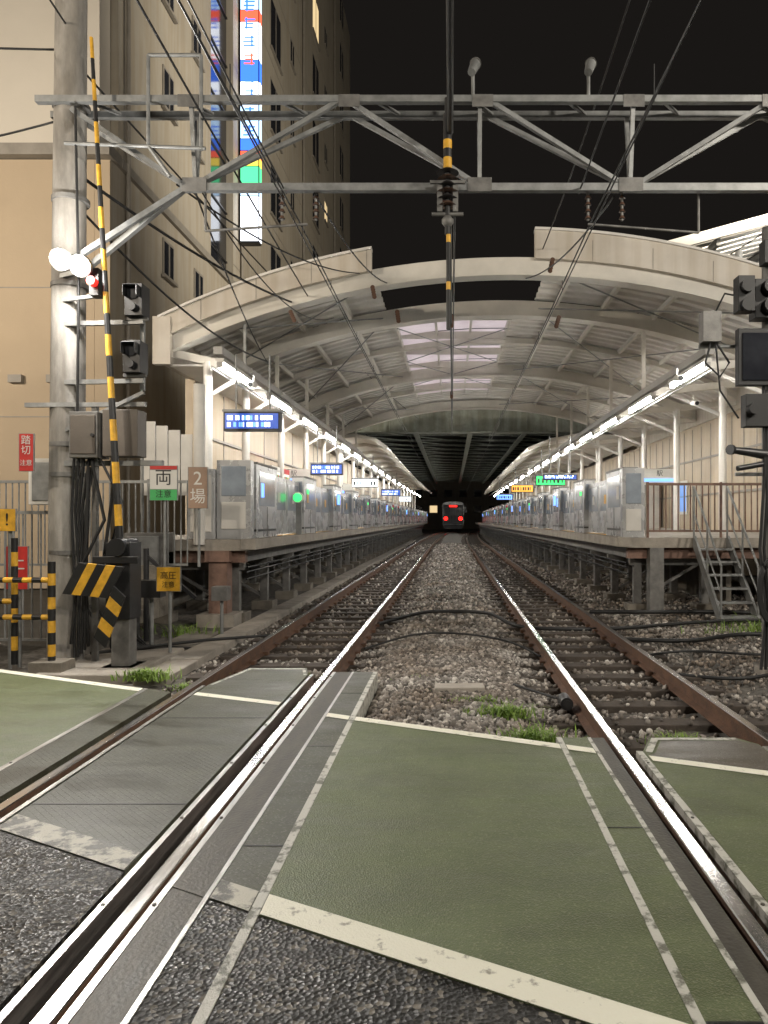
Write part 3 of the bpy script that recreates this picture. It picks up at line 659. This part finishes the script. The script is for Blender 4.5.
for (x0,x1,y0,y1,h) in ((-40,-10,75,110,26),(14,40,90,120,18),(-12,20,150,170,14)):
    q=MB('distant_building'); q.box(x0,x1,y0,y1,-.3,h,GREIGE); q.box(x0-.1,x1+.1,y0-.1,y1+.1,h,h+.5,TRIM)
    for zz in np.arange(3,h-2,3.2):
        for xx in np.arange(x0+1.5,x1-1.5,3.0): q.box(xx,xx+1.5,y0-.03,y0,zz,zz+1.4,WARMWIN if random.random()<.08 else GLASSD)
    q.done()

# ------------------------------------------------------------------ catenary gantry
gn=MB('catenary_gantry')
gy0,gy1,gb=8.45,8.78,8.6
gn.cyl((-4.52,8.65,-.3),(-4.44,8.65,9),.2,POLE,24,r2=.165)
for z in (1.1,2.0,2.35,4.2,4.5,5.2,6.3): gn.cyl((-4.5+z*.008,8.65,z),(-4.5+z*.008,8.65,z+.05),.205,GALVD,24)
gn.cyl((8.9,8.65,-.3),(8.9,8.65,9),.2,POLE,24,r2=.165)
for y in (gy0,gy1):
    gn.beam((-4.75,y,6.30),(9.1,y,6.30),.075,.075,GALV)
    for (xa,za,xb,zb) in ((-1.17,6.28,.32,5.38),(.44,6.28,2.02,5.38),(3.63,6.28,2.12,5.38),(3.7,6.28,5.4,5.38),(7,6.28,5.5,5.38),(-4.35,6.2,-3.1,5.38),(-1.3,6.28,-3.0,5.38)):
        gn.beam((xa,y,za),(xb,gb,zb),.05,.05,GALV)
    for x in (-2.98,.32,2.07,5.45): gn.beam((x,y,6.3),(x,gb,5.36),.045,.045,GALV)
    gn.beam((-4.4,y,4.43),(-3.1,gb,5.36),.06,.06,GALV)
gn.beam((-3.15,gb,5.36),(9.1,gb,5.36),.085,.085,GALV)
for x in (-1.17,.35,2.07,3.65,-3.0): gn.box(x-.12,x+.12,gy0-.045,gy0-.039,6.2,6.34,GALVD)
for x in (-2.98,.32,2.07): gn.box(x-.14,x+.14,gb-.055,gb-.045,5.3,5.46,GALVD)
for x in [-4.2+1.1*i for i in range(12)]: 
    gn.beam((x,gy0,6.3),(x+.3,gy1,6.3),.035,.035,GALV)
for a,b_ in (((-3.45,6.78),(-2.85,6.78)),((-3.45,6.78),(-3.45,5.75)),((-2.85,6.78),(-2.85,5.7)),((-4.4,5.78),(-2.8,5.72)),((-3.45,5.75),(-3.2,5.4))):
    gn.cyl((a[0],8.4,a[1]),(b_[0],8.4,b_[1]),.022,GALV,8)
def insul(mb,x,y,z0,z1,r=.05,n=5):
    mb.cyl((x,y,z0),(x,y,z1),.016,GALVD,8)
    for i in range(n):
        z=z0+(z1-z0)*(i+.5)/n; mb.cyl((x,y,z-.018),(x,y,z+.018),r,INS,14,r2=r*.45)
for x in (.24,1.56):
    gn.cyl((x,8.45,6.3),(x,8.45,6.58),.02,GALV,8); gn.cyl((x-.02,8.36,6.56),(x+.03,8.46,6.72),.045,GALV,14,r2=.06); gn.cyl((x+.03,8.46,6.72),(x+.04,8.48,6.76),.07,GALVD,14,r2=.05)
for x in (-2.0,-1.6,1.6,2.0): insul(gn,x,8.7,5.02,5.34,.04,4)
gn.cyl((-2.9,8.7,4.9),(-1.7,8.7,4.98),.016,GALVD,8); gn.cyl((1.6,8.7,4.98),(2.9,8.7,4.88),.016,GALVD,8); gn.cyl((2.9,8.7,4.88),(2.9,8.7,5.36),.016,GALVD,8); gn.cyl((-2.9,8.7,4.9),(-2.9,8.7,5.36),.016,GALVD,8)
gn.done()

fi=MB('feeder_insulator')
X0=-.05
for (a,b_,m) in ((5.95,6.12,BLACK),(5.72,5.82,YEL),(5.62,5.72,BLACK),(5.5,5.62,YEL),(5.82,5.95,BLACK)): fi.cyl((X0,8.42,a),(X0,8.42,b_),.05,m,12)
for i in range(6):
    z=5.45-i*.075; fi.cyl((X0,8.42,z),(X0,8.42,z+.04),.13-.012*(i%3),INS if i%2 else BLACK,18,r2=.06)
fi.cyl((X0,8.42,4.75),(X0,8.42,6.3),.035,CABLE,10); fi.sphere((X0,8.42,4.9),.07,GALVD,10)
fi.box(X0-.12,X0-.06,8.38,8.46,5.0,5.3,GALVD); fi.box(X0+.06,X0+.12,8.38,8.46,5.0,5.3,GALVD)
fi.box(X0-.2,X0+.2,8.4,8.44,5.33,5.36,GALVD); fi.cyl((X0-.18,8.42,4.98),(X0+.18,8.42,4.98),.025,GALVD,8)
for i in range(12):
    fi.cyl((X0+.01,8.42+.0,4.75-.09*i),(X0+.01,8.42,4.75-.09*(i+1)),.026,YEL if (i==0 or i==6) else CABLE,10)
fi.done()

def wire(p0,p1,sag,r,name='overhead_wire',n=24,m=CABLE):
    q=MB(name); p0=Vector(p0);p1=Vector(p1); pts=[]
    for i in range(n+1):
        u=i/n; p=p0.lerp(p1,u); p.z-=sag*4*u*(1-u); pts.append(p)
    q.tube(pts,r,m,6); q.done()
for tx_ in (-1.8,1.64):
    wire((tx_,-12,4.95),(tx_,95,4.75),.0,.009)
    wire((tx_,-12,5.3),(tx_,8.7,5.02),.25,.01); wire((tx_,8.7,5.02),(tx_,34,5.15),.12,.01)
    wire((tx_-.25,-12,5.9),(tx_-.15,8.7,5.34),.1,.01)
    dq=MB('wire_dropper')
    for y in (3,6,11,14,17,20,24,28): dq.cyl((tx_,y,4.9),(tx_,y,5.2 if y<9 else 5.06),.005,CABLE,5)
    dq.done()
wire((0,-10,6.75),(-.02,8.4,5.9),.05,.035); wire((-.02,8.5,4.9),(0,33,5.25),.15,.018); wire((.03,8.5,5.0),(.0,33,5.35),.15,.012)
wire((-2.6,-6,6.7),(-2.9,14.9,6.0),.2,.014); wire((-3.4,-3,7.4),(-4.45,8.65,7.2),.1,.012); wire((-4.45,8.65,6.9),(-1.6,36,6.4),.3,.014)
wire((-4.45,8.65,5.6),(-3.2,15,5.9),.15,.02); wire((-4.4,8.6,5.2),(-3.8,15.5,4.8),.3,.016)
wire((-12,6,6.6),(-4.5,8.65,7.0),.3,.012); wire((-12,7,7.6),(-4.5,8.65,7.7),.2,.012); wire((-12,9,5.9),(-4.5,8.65,6.2),.4,.012)
wire((2.0,6,7.5),(1.8,15,6.9),.2,.012); wire((9,8,8.4),(1.7,33,6.9),.3,.012); wire((9,8,8.0),(3,33,7.4),.3,.012)
wire((-1.6,8.6,5.3),(-1.3,15,6.3),.2,.012); wire((1.9,8.7,5.3),(1.5,15,6.4),.2,.012); wire((-3.0,8.6,5.36),(-4.4,18,5.2),.2,.012)
wire((-3.2,8.6,5.4),(-1.8,15,6.5),.25,.012); wire((-2.9,8.6,5.3),(-2.4,15,5.6),.5,.01)
tq=MB('tension_insulator')
for (x,y,z) in ((-1.45,13.5,5.75),(-1.0,13.5,5.3),(1.7,12.5,5.9),(-3.1,14.2,5.5),(1.95,13.5,5.2),(-.01,12.5,4.95),(-.01,20,4.95)):
    for i in range(5): tq.cyl((x,y+i*.08,z-i*.02),(x,y+i*.08+.035,z-i*.02),.042,INS,12,r2=.025)
tq.done()

# ------------------------------------------------------------------ left equipment
fl=MB('crossing_floodlight'); fl.beam((-4.5,8.5,4.3),(-4.1,8.3,4.3),.05,.05,GALV)
for x,zt in ((-4.28,4.34),(-4.06,4.27)): 
    fl.cyl((x,8.24,zt+.06),(x,8.12,zt+.02),.05,GALVD,16,r2=.11); fl.cyl((x,8.12,zt+.02),(x,8.07,zt),.118,GALVD,18); fl.sphere((x,8.07,zt),.1,LAMPW,16,(1,.4,.85))
    fl.cyl((x,8.22,zt+.06),(x,8.35,4.32),.025,GALV,8)
flo=fl.done()
r=MB('obstruction_warning_lamp'); r.beam((-4.5,8.5,4.02),(-3.95,8.3,4.02),.04,.04,GALV); r.box(-4.0,-3.9,8.15,8.3,3.98,4.28,BLACK); r.cyl((-3.95,8.15,4.12),(-3.95,8.08,4.12),.05,REDL,14); r.done()
def sighead(x,z,nm='signal_head',y=8.3,w=.10,h=.18):
    q=MB(nm); q.box(x-w,x+w,y,y+.22,z-h,z+h,BLACK)
    q.box(x-w*.8,x+w*.8,y-.1,y,z+h*.75,z+h*.8,BLACK); q.box(x-w*.8,x-w*.72,y-.1,y,z+.02,z+h*.75,BLACK); q.box(x+w*.72,x+w*.8,y-.1,y,z+.02,z+h*.75,BLACK)
    q.cyl((x,y,z+.06),(x,y-.015,z+.06),w*.6,GLASSD,14); q.cyl((x,y,z-.09),(x,y-.05,z-.09),w*.45,BLACK,12)
    q.box(x-w-.03,x+w+.03,y+.08,y+.12,z-h-.04,z-h-.002,GALVD); return q.done(.012)
sighead(-3.58,3.98); sighead(-3.6,3.34)
bk=MB('signal_bracket')
for z in (3.75,3.08): bk.beam((-4.5,8.5,z),(-3.5,8.4,z),.05,.05,GALV)
bk.beam((-3.58,8.56,3.0),(-3.58,8.56,4.0),.045,.045,GALV); bk.beam((-4.5,8.5,2.15),(-3.3,8.45,2.15),.06,.06,GALV); bk.beam((-4.9,8.5,2.82),(-3.5,8.45,2.82),.05,.05,GALV)
bk.beam((-4.5,8.5,2.5),(-3.5,8.4,2.95),.04,.04,GALV); bk.beam((-4.1,8.5,-.2),(-4.1,8.5,2.8),.06,.06,GALVD); bk.done()
CABG=M('cabinet_grey',(.11,.092,.075),.5)
cb=MB('relay_cabinet')
cb.box(-4.3,-3.98,8.3,8.6,2.2,2.72,GALVD); cb.box(-3.95,-3.55,8.35,8.6,2.22,2.75,CABG); cb.box(-4.28,-4.0,8.285,8.3,2.24,2.68,CABG); cb.cyl((-4.02,8.28,2.45),(-4.02,8.25,2.45),.02,BLACK,8)
cb.cyl((-4.1,8.35,2.1),(-4.15,8.35,.5),.025,CABLE,8); cb.cyl((-3.8,8.4,2.2),(-4.0,8.45,.9),.02,CABLE,8); cb.done(.01)
cb=MB('trackside_cabinet'); cb.box(-5.5,-5.05,9.6,9.9,1.7,2.3,WHITE); cb.box(-5.45,-5.1,9.585,9.6,1.75,2.25,GALV); cb.box(-5.3,-5.24,9.7,9.76,-.2,1.7,GALVD); cb.done(.01)
cc=MB('pole_cable')
for i in range(5):
    x=-4.3+i*.04; cc.tube([(x,8.42,-.1+.04*i),(x+.03*math.sin(i),8.42,.8),(x-.03,8.42,1.6),(x+.02*i,8.42,2.3)],.016,CABLE)
cc.tube([(-4.27,8.42,2.3),(-4.24,8.4,4.2),(-4.28,8.4,6.2)],.015,CABLE)
cc.tube([(-4.1,8.4,2.2),(-3.9,8.3,1.5),(-4.2,8.3,.9),(-4.3,8.35,.1)],.018,CABLE); cc.tube([(-4.0,8.4,2.2),(-3.7,8.3,1.7),(-3.8,8.3,1.3),(-4.1,8.3,.7)],.015,CABLE); cc.done()

def sign(name,x,y,z,w,h,bands,txt=None,post=None):
    q=MB(name); q.box(x-w/2,x+w/2,y,y+.02,z-h/2,z+h/2,GALV)
    for (a,b_,m) in bands: q.box(x-w/2+.01,x+w/2-.01,y-.006,y,z-h/2+h*a+.005,z-h/2+h*b_-.005,m)
    if post is not None: q.cyl((x,y+.05,post),(x,y+.05,z+h/2),.022,GALV,8)
    o=q.done()
    if txt:
        for (s_,dx,dz,sz,m) in txt: text(o,s_,(x+dx,y-.009,z+dz),sz,m)
    return o
sign('warning_sign',-4.72,8.2,2.25,.17,.42,[(0,1,RED)],[('踏',0,.13,.11,SIGNW),('切',0,.02,.11,SIGNW),('注意',0,-.12,.07,SIGNW)])
sign('warning_sign',-4.29,11.0,2.05,.42,.52,[(0,.32,GRN),(.32,.88,SIGNW),(.88,1,RED)],[('両',0,.07,.26,BLACK),('注意',0,-.17,.12,BLACK)],post=.5)
sign('stop_position_sign',-3.78,11.0,1.98,.3,.62,[(0,1,M('sign_brown',(.3,.2,.14),.5))],[('2',0,.13,.28,SIGNW),('場',0,-.14,.24,SIGNW)],post=.8)
sign('warning_sign',-3.45,9.0,.78,.3,.3,[(0,1,YEL)],[('高圧',0,.04,.1,BLACK),('注意',0,-.07,.08,BLACK)],post=-.2)
sign('yellow_notice_sign',-5.05,8.4,1.5,.2,.26,[(0,1,YEL),],[('!',0,0,.2,BLACK)],post=-.2)
sign('red_notice_board',-5.0,8.5,.95,.26,.5,[(0,1,RED)],[('止',0,.05,.2,SIGNW)],post=-.2)

cg=MB('crossing_gate')
p0=Vector((-3.68,8.2,1.2)); p1=Vector((-4.0,8.2,6.85)); n=24
for i in range(n):
    a=p0.lerp(p1,i/n);b_=p0.lerp(p1,(i+1)/n)
    cg.cyl(a,b_,.042*(1-.55*i/n),YEL if i%2 else BLACK,12,r2=.042*(1-.55*(i+1)/n))
cg.box(-3.82,-3.55,8.15,8.45,.4,1.25,BLACK); cg.box(-3.78,-3.58,8.2,8.4,-.2,.4,GALVD); cg.box(-3.86,-3.5,8.1,8.5,-.3,-.12,CONC)
cg.cyl((-3.68,8.1,1.2),(-3.68,8.5,1.2),.1,BLACK,16)
cg.box(-3.95,-3.45,8.12,8.149,1.02,1.1,BLACK)
def stripes(mb,cx,cz,w,h,y,ang,n=6):
    Rm=Matrix.Rotation(ang,3,'Y')
    for i in range(n):
        a=-w/2+w*i/n; mb.add([Vector((cx,y,cz))+Rm@Vector(v) for v in ((a,0,-h/2),(a+w/n,0,-h/2),(a+w/n+h*.4,0,h/2),(a+h*.4,0,h/2),(a,.03,-h/2),(a+w/n,.03,-h/2),(a+w/n+h*.4,.03,h/2),(a+h*.4,.03,h/2))],[(0,1,2,3),(7,6,5,4),(1,5,6,2),(0,3,7,4),(3,2,6,7),(0,4,5,1)],YEL if i%2 else BLACK)
stripes(cg,-3.98,.85,.5,.36,8.05,.1,5); stripes(cg,-3.72,.42,.6,.16,8.0,-1.2,5)
cg.done(.006)
gd=MB('crossing_guard_rail')
def striped(mb,p0,p1,n,r=.03):
    p0=Vector(p0);p1=Vector(p1)
    for i in range(n): mb.cyl(p0.lerp(p1,i/n),p0.lerp(p1,(i+1)/n),r,YEL if i%2 else BLACK,10)
striped(gd,(-4.33,8.0,-.1),(-4.33,8.0,1.05),9,.04); striped(gd,(-4.95,8.0,.85),(-4.33,8.0,.85),6); striped(gd,(-4.95,8.0,.45),(-4.33,8.0,.45),6); striped(gd,(-4.85,8.2,-.1),(-4.85,8.2,1.3),9,.035); striped(gd,(-5.6,8.2,.6),(-4.85,8.2,.6),6)
gd.box(-4.5,-4.15,7.85,8.15,-.3,-.02,CONCD); gd.done()
pn=MB('white_panel_fence')
for i in range(4): pn.box(-5.0+i*.2,-4.82+i*.2,12.0,12.03,1.9,3.1-i*.07,WHITE)
pn.cyl((-4.1,12.0,1.1),(-4.1,12.0,3.7),.09,WHITE,14); pn.cyl((-5.05,12.05,1.1),(-5.05,12.05,3.2),.03,GALV,10); pn.done()
ac=MB('equipment_box'); ac.box(-5.1,-4.5,11.5,12.0,.75,1.3,GALVD); ac.box(-5.05,-4.55,11.48,11.5,.8,1.25,GALV); ac.done(.01)
lo=MB('lineside_equipment')
lo.box(-4.9,-4.4,9.5,9.9,-.25,.55,GALVD); lo.box(-4.3,-4.05,9.3,9.6,-.25,.35,BLACK); lo.cyl((-3.9,9.6,-.2),(-3.9,9.6,.7),.03,GALV,8); lo.box(-4.05,-3.75,9.5,9.7,.5,.72,BLACK)
lo.cyl((-3.3,10.6,-.2),(-3.3,10.6,.5),.025,GALV,8); lo.box(-3.42,-3.2,10.5,10.7,.35,.55,GALVD); lo.cyl((-4.3,10.4,-.2),(-4.3,10.4,1.1),.04,BLACK,8); lo.beam((-4.3,10.4,1.0),(-3.6,10.4,.4),.05,.05,BLACK)
for i in range(6): lo.tube([(-4.6+i*.1,9.2,.5-i*.06),(-4.3+i*.08,9.1,.1),(-3.9,9.2+.05*i,-.1),(-3.5+i*.05,9.5,-.15)],.016,CABLE)
lo.done(.01)

# ------------------------------------------------------------------ right signal mast
sm=MB('crossing_signal_mast'); sm.cyl((3.46,8.1,-.3),(3.46,8.1,4.7),.065,GALVD,14); sm.cyl((3.46,8.1,-.3),(3.46,8.1,-.1),.14,CONC,14)
sm.box(3.34,3.58,7.9,8.05,4.25,4.5,CABLE)
sm.box(3.24,3.6,7.9,8.08,3.66,4.08,CABLE); sm.box(3.04,3.22,7.85,8.0,3.72,4.1,CABLE)
for z in (3.98,3.78): sm.cyl((3.13,7.85,z),(3.13,7.79,z),.07,CABLE,14); sm.cyl((3.38,7.9,z),(3.38,7.8,z),.08,CABLE,14)
sm.box(3.06,3.6,7.9,8.0,2.94,3.55,CABLE); sm.box(3.1,3.56,7.885,7.9,2.99,3.5,GLASSD)
sm.box(3.14,3.45,7.9,8.05,2.5,2.85,CABLE); sm.cyl((3.2,7.9,2.68),(3.2,7.8,2.68),.06,CABLE,12)
sm.cyl((2.98,7.9,2.25),(3.45,8.0,2.2),.035,BLACK,10,r2=.06); sm.cyl((3.05,7.9,2.05),(3.45,8.0,2.12),.03,BLACK,10); sm.cyl((2.96,7.88,2.25),(2.99,7.9,2.25),.055,BLACK,12)
sm.beam((2.7,8.1,3.4),(3.46,8.1,3.4),.04,.04,GALV); sm.beam((3.1,8.1,2.0),(3.9,8.1,2.0),.04,.04,GALV)
for i in range(6):
    x=3.36+.02*i; sm.tube([(x,7.98,3.0-.1*i),(x+.03*math.sin(i*2),7.95,2),(x-.05*math.cos(i),7.95,1.2),(x+.02,7.95,.5),(3.3+.05*i,7.9,-.1)],.018,CABLE)
for i in range(4):
    pts=[(3.38+.1*math.cos(a)*(1+.1*i),7.85,.75+.28*math.sin(a)*(1+.08*i)) for a in [k*math.pi/8 for k in range(17)]]; sm.tube(pts,.017,CABLE)
sm.done(.01)
jb=MB('junction_box'); jb.box(2.7,2.9,7.95,8.1,3.42,3.75,GALVD); jb.tube([(2.8,8,3.42),(2.74,8,3.2),(2.9,8,3.05),(3.0,8,3.2),(2.86,8,3.42)],.014,CABLE); jb.tube([(2.85,8,3.42),(2.9,8,2.9),(3.1,8,2.6)],.012,CABLE); jb.tube([(2.85,8,3.75),(2.95,8,3.95),(3.2,8,3.9)],.012,CABLE); jb.done(.01)

# ------------------------------------------------------------------ lamps
def street_lamp(x,y,z,energy,col,aim,size=.5,arm=(0,0)):
    q=MB('street_lamp'); q.cyl((x+arm[0],y+arm[1],-.3),(x+arm[0],y+arm[1],z+.1),.09,GALV,14,r2=.06); q.cyl((x+arm[0],y+arm[1],z+.1),(x,y,z+.15),.035,GALV,10)
    q.box(x-.3,x+.3,y-.12,y+.12,z+.05,z+.18,GALVD); q.box(x-.26,x+.26,y-.1,y+.1,z+.03,z+.05,LAMPW); ob=q.done(.01)
    l=bpy.data.lights.new('lamp_light','AREA'); l.energy=energy; l.color=col; l.size=size; lo_=bpy.data.objects.new('lamp_light',l); lo_.location=(x,y,z-.02)
    lo_.rotation_euler=(Vector(aim)-Vector((x,y,z))).to_track_quat('-Z','Y').to_euler(); scene.collection.objects.link(lo_); lo_.parent=ob
street_lamp(4.5,-3.5,6.5,720,(1,.93,.82),(0,4,0),.6,arm=(1.8,0))
street_lamp(8.5,3,7.5,1100,(1,.92,.8),(1,15,6),.6,arm=(1,0))  # extra unseen lamp, added to brighten the canopy fascia
street_lamp(-8,1.5,6.5,700,(1,.87,.7),(-9,19,7),.6,arm=(-1,-1))
street_lamp(-15,7,8,2700,(1,.87,.71),(-12,19.5,9.5),.6,arm=(-1,-1))
def spot(nm,loc,aim,e,deg,col,r,parent=None):
    sp=bpy.data.lights.new(nm,'SPOT'); sp.energy=e; sp.spot_size=math.radians(deg); sp.spot_blend=.7; sp.shadow_soft_size=r; sp.color=col
    so=bpy.data.objects.new(nm,sp); so.location=loc; so.rotation_euler=(Vector(aim)-Vector(loc)).to_track_quat('-Z','Y').to_euler(); scene.collection.objects.link(so)
    if parent: so.parent=parent
spot('floodlight_beam',(-4.16,7.95,4.27),(-1,2,0),900,150,(1,.96,.9),.12,flo)
pl=bpy.data.lights.new('floodlight_glow','POINT'); pl.energy=190; pl.shadow_soft_size=.1; pl.color=(1,.96,.9); po=bpy.data.objects.new('floodlight_glow',pl); po.location=(-4.16,7.92,4.34); scene.collection.objects.link(po); po.parent=flo
bf=MB('added_facade_fill'); bf.cyl((13,19,-.3),(13,19,12),.12,GALV,12); bf.box(12.7,13.1,18.8,19.2,11.9,12.3,GALVD); bo=bf.done(.01)  # unseen lamp and pole, added only to brighten the tower facade
spot('added_facade_fill_beam',(12.6,19,12.1),(-9,38,19),24000,85,(1,.89,.72),.3,bo)

su=bpy.data.lights.new('moon','SUN'); su.energy=.02; su.angle=.01; su.color=(1,.95,.9); s_=bpy.data.objects.new('moon',su); s_.rotation_euler=(math.radians(40),0,math.radians(30)); scene.collection.objects.link(s_)
w=bpy.data.worlds.new('World'); scene.world=w; w.use_nodes=True; N=w.node_tree.nodes; L=w.node_tree.links
bg=N['Background']; bg.inputs['Color'].default_value=(.0098,.0085,.0075,1); bg.inputs['Strength'].default_value=1
sk=N.new('ShaderNodeTexSky'); sk.sky_type='NISHITA'; sk.sun_disc=False; sk.sun_elevation=math.radians(-6); sk.sun_rotation=math.radians(30)
b2=N.new('ShaderNodeBackground'); b2.inputs['Strength'].default_value=.01; L.new(sk.outputs[0],b2.inputs['Color'])
ad=N.new('ShaderNodeAddShader'); L.new(bg.outputs[0],ad.inputs[0]); L.new(b2.outputs[0],ad.inputs[1]); L.new(ad.outputs[0],N['World Output'].inputs['Surface'])

cam=bpy.data.cameras.new('camera'); cam.lens=26.0; cam.sensor_width=36; cam.sensor_fit='AUTO'; cam.shift_x=-68/1024; cam.shift_y=8/1024; cam.clip_end=1500; cam.clip_start=.05
co=bpy.data.objects.new('camera',cam); co.location=(0,0,1.5); co.rotation_euler=(math.pi/2,0,0); scene.collection.objects.link(co); scene.camera=co
scene.view_settings.view_transform='Standard'; scene.view_settings.look='None'; scene.view_settings.exposure=0
